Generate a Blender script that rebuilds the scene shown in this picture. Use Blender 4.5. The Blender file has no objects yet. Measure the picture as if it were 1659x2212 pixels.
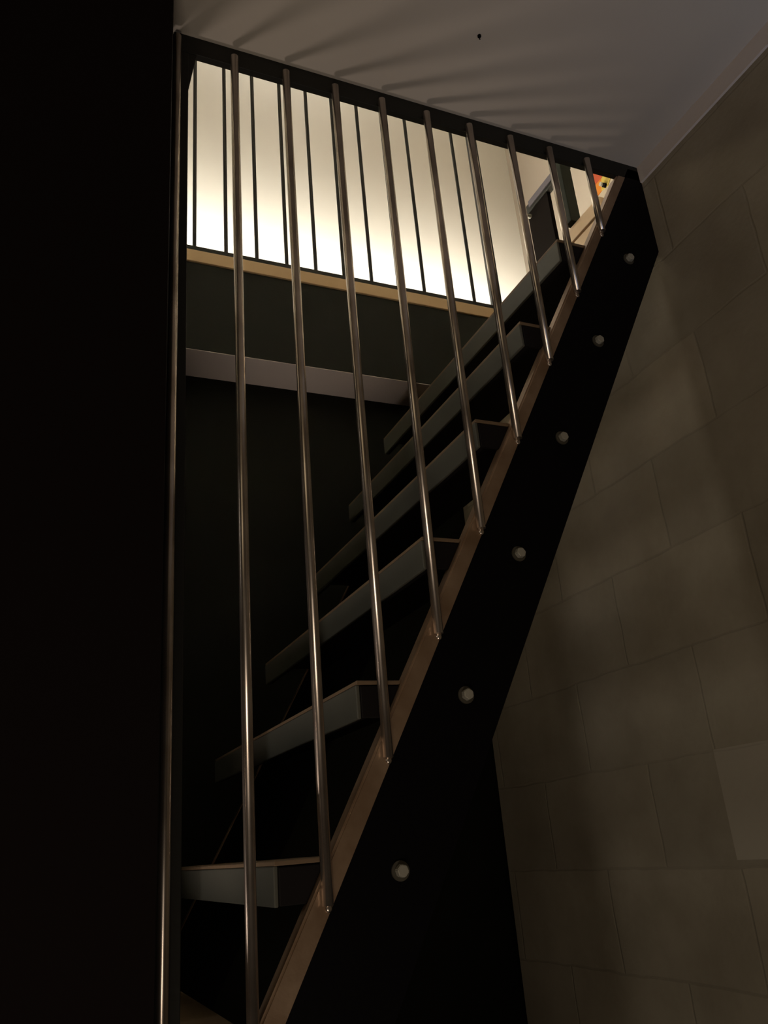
import bpy, bmesh, math, random
from mathutils import Vector, Matrix
random.seed(4)
S = 0.45            # one layout unit in metres
Z0 = 3.6            # floor is 3.6 units below the layout origin
def W(x, y, z): return Vector((x*S, y*S, (z+Z0)*S))
sc = bpy.context.scene
C = sc.collection

# ------------------------------------------------------------ camera
f, yaw, pitch, roll = 1800.6, 0.4316, 0.3798, -0.0868
cy, sy = math.cos(yaw), math.sin(yaw)
F = Vector((sy*math.cos(pitch), cy*math.cos(pitch), math.sin(pitch)))
R0 = Vector((cy, -sy, 0)); U0 = R0.cross(F)
c, s = math.cos(roll), math.sin(roll)
R = c*R0 + s*U0; U = -s*R0 + c*U0
cam = bpy.data.cameras.new('camera'); co = bpy.data.objects.new('camera', cam); C.objects.link(co)
M = Matrix((R, U, -F)).transposed().to_4x4()
M.translation = W(-0.3693, -2.2347, -0.282)
co.matrix_world = M
cam.sensor_fit = 'HORIZONTAL'; cam.sensor_width = 36; cam.lens = 36*f/1659
cam.clip_start = 0.02
sc.camera = co

# ------------------------------------------------------------ world, view, lights
w = bpy.data.worlds.new('world'); sc.world = w; w.use_nodes = True
w.node_tree.nodes['Background'].inputs[0].default_value = (1.0, 0.85, 0.7, 1)
w.node_tree.nodes['Background'].inputs[1].default_value = 0.0
vs = sc.view_settings
vs.view_transform = 'Standard'; vs.look = 'None'; vs.gamma = 1; vs.use_curve_mapping = False
vs.exposure = 0.15
def area(name, loc, aim, sx, sy_, power, col, spread=180):
    l = bpy.data.lights.new(name, 'AREA'); l.shape = 'RECTANGLE'; l.size = sx; l.size_y = sy_
    l.energy = power; l.color = col; l.spread = math.radians(spread)
    o = bpy.data.objects.new(name, l); C.objects.link(o)
    o.location = loc; d = (aim-loc).normalized()
    o.rotation_euler = d.to_track_quat('-Z', 'Y').to_euler(); return o
def point(name, loc, power, col, r=0.05):
    l = bpy.data.lights.new(name, 'POINT'); l.energy = power; l.color = col; l.shadow_soft_size = r
    o = bpy.data.objects.new(name, l); C.objects.link(o); o.location = loc; return o
# upstairs: strip of lamps on the floor washing the rear wall, plus an added overhead fill
area('wall_wash_lamp', W(0.9, 2.35, 3.40), W(0.9, 4.0, 3.85), 3.2, 0.05, 66, (1.0, 0.95, 0.84), 100)
area('upstairs_fill', W(1.6, 3.0, 8.6), W(1.4, 3.2, 3.3), 0.7, 0.7, 4.2, (1.0, 0.95, 0.87))  # added soft ambient fill for the side wall, picture and wood edges
# downstairs: small lamp low beside the stair, a tall lamp down the passage to the left, a dim room lamp and two added fills behind the viewer
sl = bpy.data.lights.new('stair_lamp', 'SPOT'); sl.energy = 9.0; sl.color = (1.0, 0.82, 0.70); sl.shadow_soft_size = 0.055
sl.spot_size = math.radians(88); sl.spot_blend = 0.8
so = bpy.data.objects.new('stair_lamp', sl); C.objects.link(so); so.location = W(-0.30, 0.60, -1.3)
so.rotation_euler = (W(0.15, 0.75, 2.5)-so.location).to_track_quat('-Z', 'Y').to_euler()
area('passage_lamp', W(-5.3, 0.48, 1.2), W(0.5, 0.48, 0.6), 0.26, 0.8, 4.4, (1.0, 0.92, 0.82))
area('room_lamp', W(-3.2, -4.2, 1.2), W(1.6, 0.0, 0.3), 1.1, 1.1, 2.15, (1.0, 0.80, 0.52))
area('room_uplight_fill', W(-0.7, -2.9, -2.6), W(0.2, 0.2, 2.5), 0.35, 0.35, 2.6, (1.0, 0.83, 0.66), 125)  # added uplight, brightens the ceiling and the far slab underside
area('cool_ceiling_fill', W(1.3, -4.2, -1.8), W(2.1, -1.5, 2.56), 0.5, 0.5, 0.38, (0.55, 0.68, 1.0), 45)  # added blue fill that cools the right part of the ceiling

# ------------------------------------------------------------ materials
def mat(name, col, rough=0.6, metal=0.0, spec=0.5, noise=None, bump=0.0, bscale=60):
    m = bpy.data.materials.new(name); m.use_nodes = True
    nt = m.node_tree; b = nt.nodes['Principled BSDF']
    b.inputs['Base Color'].default_value = (*col, 1)
    b.inputs['Roughness'].default_value = rough; b.inputs['Metallic'].default_value = metal
    b.inputs['Specular IOR Level'].default_value = spec
    tc = nt.nodes.new('ShaderNodeTexCoord')
    if noise:
        col2, sc_, lo, hi = noise
        n = nt.nodes.new('ShaderNodeTexNoise'); n.inputs['Scale'].default_value = sc_; n.inputs['Detail'].default_value = 6
        nt.links.new(tc.outputs['Object'], n.inputs['Vector'])
        r = nt.nodes.new('ShaderNodeValToRGB')
        r.color_ramp.elements[0].position = lo; r.color_ramp.elements[1].position = hi
        r.color_ramp.elements[0].color = (*col, 1); r.color_ramp.elements[1].color = (*col2, 1)
        nt.links.new(n.outputs['Fac'], r.inputs['Fac']); nt.links.new(r.outputs['Color'], b.inputs['Base Color'])
    if bump:
        n2 = nt.nodes.new('ShaderNodeTexNoise'); n2.inputs['Scale'].default_value = bscale; n2.inputs['Detail'].default_value = 5
        nt.links.new(tc.outputs['Object'], n2.inputs['Vector'])
        bp = nt.nodes.new('ShaderNodeBump'); bp.inputs['Strength'].default_value = bump; bp.inputs['Distance'].default_value = 0.004
        nt.links.new(n2.outputs['Fac'], bp.inputs['Height']); nt.links.new(bp.outputs['Normal'], b.inputs['Normal'])
    return m
M_plaster = mat('ceiling_plaster', (0.62, 0.57, 0.50), 0.9, noise=((0.56, 0.51, 0.45), 2.2, .35, .65), bump=0.25, bscale=25)
M_band = mat('plaster_band', (0.78, 0.70, 0.65), 0.9, bump=0.3, bscale=30)
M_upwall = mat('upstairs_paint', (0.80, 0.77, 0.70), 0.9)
M_upside = mat('shaded_upstairs_paint', (0.60, 0.53, 0.45), 0.9)  # upstairs paint darkened, shade away from the lamps put into the colour
M_bar = mat('raw_steel_bar', (0.74, 0.65, 0.57), 0.27, 0.92, noise=((0.42, 0.35, 0.29), 14, .35, .7))
M_rbar = mat('dark_steel_bar', (0.02, 0.02, 0.018), 0.5, 0.2, 0.3)
M_brown = mat('oiled_brown_steel', (0.27, 0.17, 0.10), 0.42, 0.45, noise=((0.44, 0.31, 0.21), 16, .35, .68), bump=0.1, bscale=90)
M_black = mat('black_steel_plate', (0.0025, 0.002, 0.003), 0.6, 0.0, 0.12, bump=0.08, bscale=120)
M_beam = mat('black_beam_paint', (0.014, 0.014, 0.011), 0.55, 0.0, 0.3, bump=0.12, bscale=70)
M_tread = mat('grey_green_tread_paint', (0.115, 0.115, 0.095), 0.5, 0.0, 0.4, bump=0.06, bscale=80)
M_treadcap = mat('tread_end_black', (0.010, 0.008, 0.008), 0.6, 0, 0.2)
M_nosing = mat('brown_tread_top', (0.22, 0.15, 0.09), 0.6, bump=0.3, bscale=80)
M_washer = mat('dark_washer', (0.10, 0.09, 0.07), 0.5, 0.3)
M_bolt = mat('zinc_bolt', (0.62, 0.60, 0.52), 0.4, 0.5)
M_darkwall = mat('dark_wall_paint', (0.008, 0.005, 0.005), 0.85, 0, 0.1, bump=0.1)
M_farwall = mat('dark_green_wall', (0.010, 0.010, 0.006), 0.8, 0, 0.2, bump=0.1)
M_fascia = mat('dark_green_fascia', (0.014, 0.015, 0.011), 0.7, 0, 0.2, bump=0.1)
M_floor = mat('brown_floor', (0.12, 0.09, 0.06), 0.6)
M_wood = mat('pale_pine', (0.62, 0.44, 0.27), 0.55, noise=((0.74, 0.56, 0.37), 9, .3, .7))
M_wood2 = mat('honey_wood_edge', (0.52, 0.35, 0.18), 0.55, noise=((0.60, 0.42, 0.23), 7, .3, .7))
M_green = mat('dark_green_post', (0.014, 0.017, 0.011), 0.6, 0, 0.15)
M_cabinet = mat('dark_brown_panel', (0.006, 0.004, 0.003), 0.8, 0, 0.05)
M_lav = mat('grey_rail_face', (0.10, 0.09, 0.11), 0.6)

def block_mat():
    m = bpy.data.materials.new('concrete_blocks'); m.use_nodes = True
    nt = m.node_tree; N = nt.nodes.new; L = nt.links.new; b = nt.nodes['Principled BSDF']
    b.inputs['Roughness'].default_value = 0.92; b.inputs['Specular IOR Level'].default_value = 0.2
    tc = N('ShaderNodeTexCoord'); sp = N('ShaderNodeSeparateXYZ'); L(tc.outputs['Object'], sp.inputs[0])
    cb = N('ShaderNodeCombineXYZ')
    # brick plane: u = world y, v = world z, shifted so the joints fall where the wall has them
    a = N('ShaderNodeMath'); a.operation = 'ADD'; a.inputs[1].default_value = -0.341*S + 8*0.80*S
    L(sp.outputs['Y'], a.inputs[0]); L(a.outputs[0], cb.inputs[0])
    a2 = N('ShaderNodeMath'); a2.operation = 'ADD'; a2.inputs[1].default_value = -((-0.445)+Z0)*S + 20*0.415*S
    L(sp.outputs['Z'], a2.inputs[0]); L(a2.outputs[0], cb.inputs[1])
    # slight waviness of the joints
    nz = N('ShaderNodeTexNoise'); nz.inputs['Scale'].default_value = 9; L(tc.outputs['Object'], nz.inputs['Vector'])
    mx = N('ShaderNodeVectorMath'); mx.operation = 'SCALE'; mx.inputs['Scale'].default_value = 0.012; L(nz.outputs['Color'], mx.inputs[0])
    ad = N('ShaderNodeVectorMath'); L(cb.outputs[0], ad.inputs[0]); L(mx.outputs[0], ad.inputs[1])
    br = N('ShaderNodeTexBrick'); L(ad.outputs[0], br.inputs['Vector'])
    br.offset = 0.5; br.offset_frequency = 2
    br.inputs['Scale'].default_value = 1.0; br.inputs['Brick Width'].default_value = 0.80*S; br.inputs['Row Height'].default_value = 0.415*S
    br.inputs['Mortar Size'].default_value = 0.0035; br.inputs['Mortar Smooth'].default_value = 0.8
    br.inputs['Color1'].default_value = (0.42, 0.37, 0.285, 1); br.inputs['Color2'].default_value = (0.36, 0.32, 0.25, 1)
    br.inputs['Mortar'].default_value = (0.35, 0.31, 0.24, 1)
    n1 = N('ShaderNodeTexNoise'); n1.inputs['Scale'].default_value = 3.2; n1.inputs['Detail'].default_value = 7; n1.inputs['Roughness'].default_value = 0.6
    L(tc.outputs['Object'], n1.inputs['Vector'])
    rp = N('ShaderNodeValToRGB'); rp.color_ramp.elements[0].position = .3; rp.color_ramp.elements[1].position = .7
    rp.color_ramp.elements[0].color = (0.72, 0.69, 0.64, 1); rp.color_ramp.elements[1].color = (1.12, 1.12, 1.10, 1)
    L(n1.outputs['Fac'], rp.inputs['Fac'])
    mul = N('ShaderNodeMix'); mul.data_type = 'RGBA'; mul.blend_type = 'MULTIPLY'; mul.inputs[0].default_value = 1
    L(br.outputs['Color'], mul.inputs[6]); L(rp.outputs['Color'], mul.inputs[7])
    def rng(out, lo, hi):
        g = N('ShaderNodeMath'); g.operation = 'GREATER_THAN'; g.inputs[1].default_value = lo; L(out, g.inputs[0])
        l = N('ShaderNodeMath'); l.operation = 'LESS_THAN'; l.inputs[1].default_value = hi; L(out, l.inputs[0])
        m_ = N('ShaderNodeMath'); m_.operation = 'MULTIPLY'; L(g.outputs[0], m_.inputs[0]); L(l.outputs[0], m_.inputs[1]); return m_.outputs[0]
    ma = N('ShaderNodeMath'); ma.operation = 'MULTIPLY'
    L(rng(sp.outputs['Y'], -0.455*S, 0.335*S), ma.inputs[0]); L(rng(sp.outputs['Z'], (-0.435+Z0)*S, (-0.04+Z0)*S), ma.inputs[1])
    pale = N('ShaderNodeMix'); pale.data_type = 'RGBA'; L(ma.outputs[0], pale.inputs[0])
    L(mul.outputs[2], pale.inputs[6]); pale.inputs[7].default_value = (0.46, 0.41, 0.325, 1)
    L(pale.outputs[2], b.inputs['Base Color'])
    n2 = N('ShaderNodeTexNoise'); n2.inputs['Scale'].default_value = 90; n2.inputs['Detail'].default_value = 5; L(tc.outputs['Object'], n2.inputs['Vector'])
    sm = N('ShaderNodeMath'); sm.operation = 'MULTIPLY_ADD'; sm.inputs[1].default_value = -1.2; L(br.outputs['Fac'], sm.inputs[0]); L(n2.outputs['Fac'], sm.inputs[2])
    bp = N('ShaderNodeBump'); bp.inputs['Strength'].default_value = 0.4; bp.inputs['Distance'].default_value = 0.002
    L(sm.outputs[0], bp.inputs['Height']); L(bp.outputs['Normal'], b.inputs['Normal'])
    return m
M_block = block_mat()

# ------------------------------------------------------------ mesh helpers
def obj(name, bm, m, parent=None, smooth=False):
    me = bpy.data.meshes.new(name); bmesh.ops.recalc_face_normals(bm, faces=bm.faces[:]); bm.to_mesh(me); bm.free()
    me.materials.append(m)
    if smooth:
        for p in me.polygons: p.use_smooth = True
    o = bpy.data.objects.new(name, me); C.objects.link(o)
    if parent: o.parent = parent
    return o
def tag(o, label=None, cat=None, group=None, kind=None):
    if label: o['label'] = label
    if cat: o['category'] = cat
    if group: o['group'] = group
    if kind: o['kind'] = kind
    return o
def box(bm, x0, x1, y0, y1, z0, z1, bev=0.0):
    """box between layout coordinates, optional bevel in metres"""
    a = W(x0, y0, z0); b = W(x1, y1, z1)
    r = bmesh.ops.create_cube(bm, size=1)
    for v in r['verts']:
        v.co = Vector(((a[i]+b[i])/2 + v.co[i]*(b[i]-a[i]) for i in range(3)))
    if bev:
        es = list({e for v in r['verts'] for e in v.link_edges})
        bmesh.ops.bevel(bm, geom=es, offset=bev, segments=2, affect='EDGES', profile=0.5)
    return bm
def prism(bm, pts, y0, y1):
    """outline in the layout x-z plane extruded over y"""
    A = [bm.verts.new(W(x, y0, z)) for x, z in pts]; B = [bm.verts.new(W(x, y1, z)) for x, z in pts]
    bm.faces.new(A); bm.faces.new(B[::-1]); n = len(pts)
    for i in range(n): bm.faces.new((A[i], A[(i+1) % n], B[(i+1) % n], B[i]))
    return bm
def prism_x(bm, pts, x0, x1):
    A = [bm.verts.new(W(x0, y, z)) for y, z in pts]; B = [bm.verts.new(W(x1, y, z)) for y, z in pts]
    bm.faces.new(A); bm.faces.new(B[::-1]); n = len(pts)
    for i in range(n): bm.faces.new((A[i], A[(i+1) % n], B[(i+1) % n], B[i]))
    return bm
def rod(bm, a, b, r, seg=24):
    """round bar from a to b (world metres)"""
    d = b-a; q = d.to_track_quat('Z', 'Y').to_matrix().to_4x4()
    bmesh.ops.create_cone(bm, cap_ends=True, segments=seg, radius1=r, radius2=r, depth=d.length,
                          matrix=Matrix.Translation((a+b)/2) @ q)
    return bm
def struct(name, bm, m): return tag(obj(name, bm, m), kind='structure')
B = bmesh.new

# ------------------------------------------------------------ setting
HC = 2.56          # ceiling
XW = 2.123         # block wall plane
FZ = 3.28          # upper floor
struct('floor', box(B(), -6, 7, -7, 4.3, -Z0-.2, -Z0), M_floor)
struct('ceiling', box(B(), -6, 7, -7, 0.0, HC, HC+.35), M_plaster)
struct('wall_right', box(B(), XW, XW+.35, -7, 1.985, -Z0, 2.472), M_block)
struct('trim_1', box(B(), XW-.012, XW+.35, -7, 0.0, 2.472, HC), M_band)
b = B(); lo = [W(x, y, -Z0) for x, y in ((-6, -.3), (-.072, -.3), (-.031, -.05), (-.031, -.002), (-6, -.002))]
A_ = [b.verts.new(v) for v in lo]; B_ = [b.verts.new(v+Vector((0, 0, (HC+Z0)*S))) for v in lo]
b.faces.new(A_[::-1]); b.faces.new(B_)
for i in range(5): b.faces.new((A_[i], A_[(i+1) % 5], B_[(i+1) % 5], B_[i]))
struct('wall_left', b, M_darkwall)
struct('light_blocker', box(B(), -4.5, -0.1, 0.93, 0.98, -Z0, HC-.03), M_farwall)  # unseen blocker, added to cut the passage light off the far tread ends
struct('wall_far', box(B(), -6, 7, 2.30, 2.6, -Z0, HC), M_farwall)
struct('wall_behind', box(B(), -6, 7, -7.3, -7, -Z0, HC+.35), M_upwall)
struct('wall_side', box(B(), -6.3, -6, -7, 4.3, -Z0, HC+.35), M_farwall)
# upper floor slab beyond the opening: plaster underside, dark fascia, wooden floor edge
struct('trim_2', box(B(), -6, 2.66, 2.004, 4.3, HC-.035, HC+.05), M_band)
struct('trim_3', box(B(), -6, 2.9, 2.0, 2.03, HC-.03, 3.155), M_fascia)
struct('trim_4', box(B(), -6, 2.9, 1.985, 2.2, 3.155, 3.243, 0.002), M_wood2)
struct('trim_5', box(B(), 2.70, 2.9, -0.2, 2.0, HC-.03, 2.86), M_fascia)
# landing edge at the head of the stair: two boards with a dark joint between
b = B(); box(b, 2.66, 2.9, 0.83, 1.152, 3.18, FZ, 0.002); struct('trim_6', b, M_wood)
b = B(); box(b, 2.665, 2.9, 0.1, 1.152, 2.86, 3.166, 0.002); struct('trim_7', b, M_wood)
struct('floor_upper', box(B(), 2.9, 6.2, -1, 4.3, 3.1, FZ-.01), M_floor)
struct('floor_landing', box(B(), -6, 2.9, 2.2, 4.3, 3.1, FZ-.04), M_floor)
struct('wall_rear_upper', box(B(), -6, 4.5, 4.0, 4.3, 3.2, 9.0), M_upwall)
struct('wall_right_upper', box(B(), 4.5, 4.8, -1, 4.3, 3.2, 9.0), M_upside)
struct('wall_left_upper', box(B(), -6.2, -6, -1, 4.3, 3.2, 9.0), M_upwall)
struct('wall_front_upper', box(B(), -6, 4.8, -1.3, -1, HC+.35, 9.0), M_upwall)
struct('ceiling_upper', box(B(), -6.2, 4.8, -1.3, 4.3, 9.0, 9.3), M_upwall)

# ------------------------------------------------------------ the staircase
SL = 1.7906
def zs(x): return -1.14 + SL*x            # lower edge line of the brown bar on the near stringer
stair = bpy.data.objects.new('staircase', None); C.objects.link(stair); stair.location = W(-1.3, 0.0, -Z0)
tag(stair, 'steep steel staircase with round vertical bars, black stringers and grey open treads', 'staircase')
PARTS = []
def part(name, bm, m, parent=stair, label=None, smooth=False):
    o = obj(name, bm, m, None, smooth); o.parent = parent
    o.matrix_parent_inverse = Matrix.Translation(-stair.location)
    if label: o['label'] = label
    return o
def sub(name, bm, m, parent, label=None, smooth=False):
    o = obj(name, bm, m, None, smooth); o.parent = parent
    if label: o['label'] = label
    return o
BH = 0.125; PD = 0.575
x0 = -1.30
# near stringer plate, plumb cut against the block wall
def stringer_outline(xa, xb, top, bot): return [(xa, zs(xa)-bot), (xa, zs(xa)+top), (xb, zs(xb)+top), (xb, zs(xb)-bot)]
xe = 2.118
pts = [(x0, -Z0), (x0, zs(x0)), (xe-.065, zs(xe-.065)), (xe, zs(xe-.065)), (xe, zs(xe)-PD), ((-Z0+PD+1.14)/SL, -Z0)]
near = part('stringer', prism(B(), pts, 0.0, 0.022), M_black, label='black steel stringer on the near side')
# brown square bar along its top edge
pts = [(x0, zs(x0)-.055), (x0, zs(x0)+.112), (1.978, 2.475), ((2.475+1.14+.02)/SL, 2.475)]
tb = B(); prism(tb, pts, -0.001, 0.058)
bmesh.ops.bevel(tb, geom=[e for e in tb.edges if abs((e.verts[0].co-e.verts[1].co).normalized().y) < .1 and e.calc_length() > 1], offset=0.0030, segments=3, affect='EDGES')
part('top_bar', tb, M_brown, label='brown square steel bar along the near stringer')
# far stringer
pts = [(x0, -Z0), (x0, zs(x0)-.10), (2.115, zs(2.115)-.10), (2.115, zs(2.115)-PD-.1), ((-Z0+PD+1.24)/SL, -Z0)]
part('stringer', prism(B(), pts, 1.94, 1.965), M_black, label='black steel stringer on the far side')
b = B(); prism(b, [(-.09, zs(-.09)-.105), (-.09, zs(-.09)-.097), (2.115, zs(2.115)-.097), (2.115, zs(2.115)-.105)], 1.935, 1.968); part('edge_highlight', b, M_brown, label='thin brown strip painted as the highlight on the far stringer edge')  # brown strip stands in for the light catching the stringer's upper edge
# bolts
for i in range(-2, 6):
    x = 0.615+i*0.2625; z = -0.3475+i*0.4673; p = W(x, 0, z)
    b = B(); rod(b, p+Vector((0, 0.0, 0)), p+Vector((0, -0.0022, 0)), 0.0118, 28)
    for fc in b.faces: fc.material_index = 1
    bo = sub('bolt', b, M_bolt, near, smooth=False); bo.matrix_parent_inverse = Matrix.Identity(4)
    a = p+Vector((0, -0.0022, 0)); e = p+Vector((0, -0.0105, 0))
    rod_ = bmesh.new(); d = e-a; q = d.to_track_quat('Z', 'Y').to_matrix().to_4x4() @ Matrix.Rotation(0.3+i*.7, 4, 'Z')
    bmesh.ops.create_cone(rod_, cap_ends=True, segments=6, radius1=0.0085, radius2=0.0078, depth=d.length, matrix=Matrix.Translation((a+e)/2) @ q)
    bmesh.ops.bevel(rod_, geom=rod_.edges[:], offset=0.0009, segments=2, affect='EDGES')
    bo.data.materials.append(M_washer); me = bo.data; tmp = bmesh.new(); tmp.from_mesh(me); m2 = bpy.data.meshes.new('t'); rod_.to_mesh(m2); tmp.from_mesh(m2); tmp.to_mesh(me); tmp.free(); rod_.free(); bpy.data.meshes.remove(m2)
# treads: folded channel, open below, with a thin brown top
TH = 0.102
for i in range(-1, 6):
    x = 0.2743+i*0.2625; z = -0.3038+i*0.4673
    y0, y1 = 0.035, 1.93; d = 0.33; t = 0.012
    b = B()
    box(b, x+t, x+d, y0, y1, z-t-.006, z-.006, 0.001)
    box(b, x+t, x+t+.02, y0, y1, z-TH+.004, z-.008)
    tr = part('tread', b, M_treadcap)
    b = B(); box(b, x, x+t, y0, y1, z-TH, z-.004, 0.0015)
    sub('tread_front', b, M_tread, tr, label='grey painted front edge of the tread')
    b = B(); box(b, x+.002, x+d-.002, y0-.004, y1, z-.004, z+.008, 0.001)
    sub('tread_top', b, M_nosing, tr, label='thin brown tread surface')
    b = B(); box(b, x+.014, x+d-.014, y0-.003, y0+.010, z-TH+.002, z-.008, 0.001)
    sub('end_plate', b, M_treadcap, tr, label='black end plate bolted to the near stringer')
# round bars
RB = 0.0152
for k in range(0, 10):
    x = 0.2*k if k else -0.014
    zb = zs(x)+0.012 if k else -2.2
    yb = -0.016 if k else -0.034
    b = B(); rod(b, W(x, yb, zb), W(x, yb, 2.498), RB*S, 32)
    bl = part('baluster', b, M_bar)
    m = bl.data
    for p in m.polygons: p.use_smooth = abs(p.normal.z) < .5
    if k:   # weld bead under each bar end
        b = B(); bmesh.ops.create_icosphere(b, subdivisions=2, radius=0.0045, matrix=Matrix.Translation(W(x+.006, -.004, zb-.006)) @ Matrix.Diagonal((1, .6, 1.2, 1)))
        sub('weld', b, M_bar, bl, smooth=True)
# post at the left end of the screen, then the head beam and its gusset
b = B(); box(b, -0.01, 0.034, 0.0, 0.045, -Z0, 2.47, 0.001); part('end_post', b, M_beam)
b = B(); box(b, -0.02, 2.118, 0.0, 0.028, 2.476, HC+.03, 0.0012); hb = part('head_beam', b, M_beam, label='black beam along the edge of the ceiling opening')
b = B(); prism(b, [(0.0, 2.48), (0.0, 2.25), (0.036, 2.30), (0.064, 2.48)], 0.003, 0.02); sub('gusset', b, M_beam, hb)

# ------------------------------------------------------------ guard rail across the opening
gr = bpy.data.objects.new('guard_railing', None); C.objects.link(gr); gr.location = W(0.5, 2.0, 3.243)
tag(gr, 'thin black vertical-bar railing on the wood-edged floor in front of the bright wall', 'railing')
def gpart(parent, name, bm, m, label=None):
    o = obj(name, bm, m); o.parent = parent; o.matrix_parent_inverse = Matrix.Translation(-parent.location)
    if label: o['label'] = label
    return o
b = B(); box(b, -0.35, 2.62, 2.0, 2.03, 3.243, 3.285, 0.001); gpart(gr, 'bottom_rail', b, M_rbar)
b = B(); box(b, -0.35, 2.62, 1.99, 2.04, 5.42, 5.48, 0.001); gpart(gr, 'top_rail', b, M_rbar)
for k in range(-3, 12):
    x = 0.443+0.2005*k
    if x > 2.63: break
    b = B(); rod(b, W(x, 2.015, 3.27), W(x, 2.015, 5.43), 0.0125*S, 16); gpart(gr, 'baluster', b, M_rbar)
b = B(); box(b, 2.60, 2.66, 1.98, 2.04, 3.243, 5.48, 0.001)
gpart(gr, 'end_post', b, M_rbar)

# thick post at the landing corner
b = B(); box(b, 2.62, 2.70, 1.06, 1.13, FZ, 6.6, 0.002)
po = obj('steel_post', b, M_green); tag(po, 'dark green square post at the corner of the pale wooden landing edge', 'post')

# second guard seen between the bars at the upper right
g2 = bpy.data.objects.new('landing_guard', None); C.objects.link(g2); g2.location = W(3.6, 2.4, FZ-.01)
tag(g2, 'short dark guard with flat grey-topped handrail behind the thin railing', 'railing')
b = B(); box(b, 3.57, 3.63, 2.05, 2.66, 4.93, 5.02, 0.002); hr = gpart(g2, 'handrail', b, M_rbar)
b = B(); box(b, 3.56, 3.57, 2.05, 2.60, 4.965, 5.03, 0.001); o = obj('rail_strip', b, M_lav); o.parent = hr; o['label'] = 'grey strip on the handrail'
b = B(); box(b, 3.58, 3.62, 2.35, 2.66, FZ-.01, 4.94, 0.002); gpart(g2, 'side_panel', b, M_cabinet)
for y in (2.22, 2.12):
    b = B(); rod(b, W(3.6, y, FZ-.01), W(3.6, y, 4.94), 0.02*S, 12); gpart(g2, 'baluster', b, M_rbar)
b = B(); rod(b, W(3.56, 2.60, 4.86), W(3.50, 2.60, 4.86), 0.02*S, 12); gpart(g2, 'rail_bolt', b, M_bolt, 'shiny bolt below the handrail end')

# coloured picture on the upper right wall
pic = bpy.data.objects.new('wall_picture', None); C.objects.link(pic); pic.location = W(4.49, 2.4, 5.0)
tag(pic, 'abstract picture in red, orange and yellow glimpsed at the top of the stairs', 'picture')
M_red = mat('picture_red', (0.55, 0.09, 0.03), 0.7); M_or = mat('picture_orange', (0.72, 0.24, 0.02), 0.7)
M_ye = mat('picture_yellow', (0.66, 0.50, 0.10), 0.7); M_cream = mat('picture_cream', (0.55, 0.47, 0.36), 0.7)
b = B(); box(b, 4.455, 4.5, 1.95, 2.68, 5.20, 6.2, 0.003); gpart(pic, 'panel', b, M_cream)
def flat(name, pts, m):
    b = B(); prism_x(b, pts, 4.447, 4.456); gpart(pic, name, b, m)
flat('red_field', [(2.68, 5.53), (2.553, 5.526), (2.42, 5.60), (2.42, 6.18), (2.68, 6.18)], M_red)
flat('orange_field', [(2.675, 5.39), (2.585, 5.40), (2.553, 5.524), (2.68, 5.528)], M_or)
flat('yellow_field', [(2.583, 5.40), (2.49, 5.38), (2.385, 5.481), (2.385, 6.18), (2.418, 6.18), (2.418, 5.595), (2.551, 5.522)], M_ye)
b = B(); rod(b, W(4.455, 2.535, 5.425), W(4.40, 2.535, 5.425), 0.020*S, 24); gpart(pic, 'round_knob', b, M_bolt, 'grey round knob on the picture edge')
b = B(); rod(b, W(4.452, 2.520, 5.405), W(4.42, 2.520, 5.405), 0.022*S, 24); gpart(pic, 'knob_ring', b, M_black, 'black ring behind the knob')

# small plug left in the ceiling plaster
b = B(); rod(b, W(1.067, -0.362, HC), W(1.067, -0.362, HC-.007), 0.007*S, 16); rod(b, W(1.067, -0.362, HC-.008), W(1.072, -0.356, HC-.014), 0.002*S, 8)
hk = obj('ceiling_hook', b, M_black); tag(hk, 'tiny dark hook in the plain ceiling', 'hook')
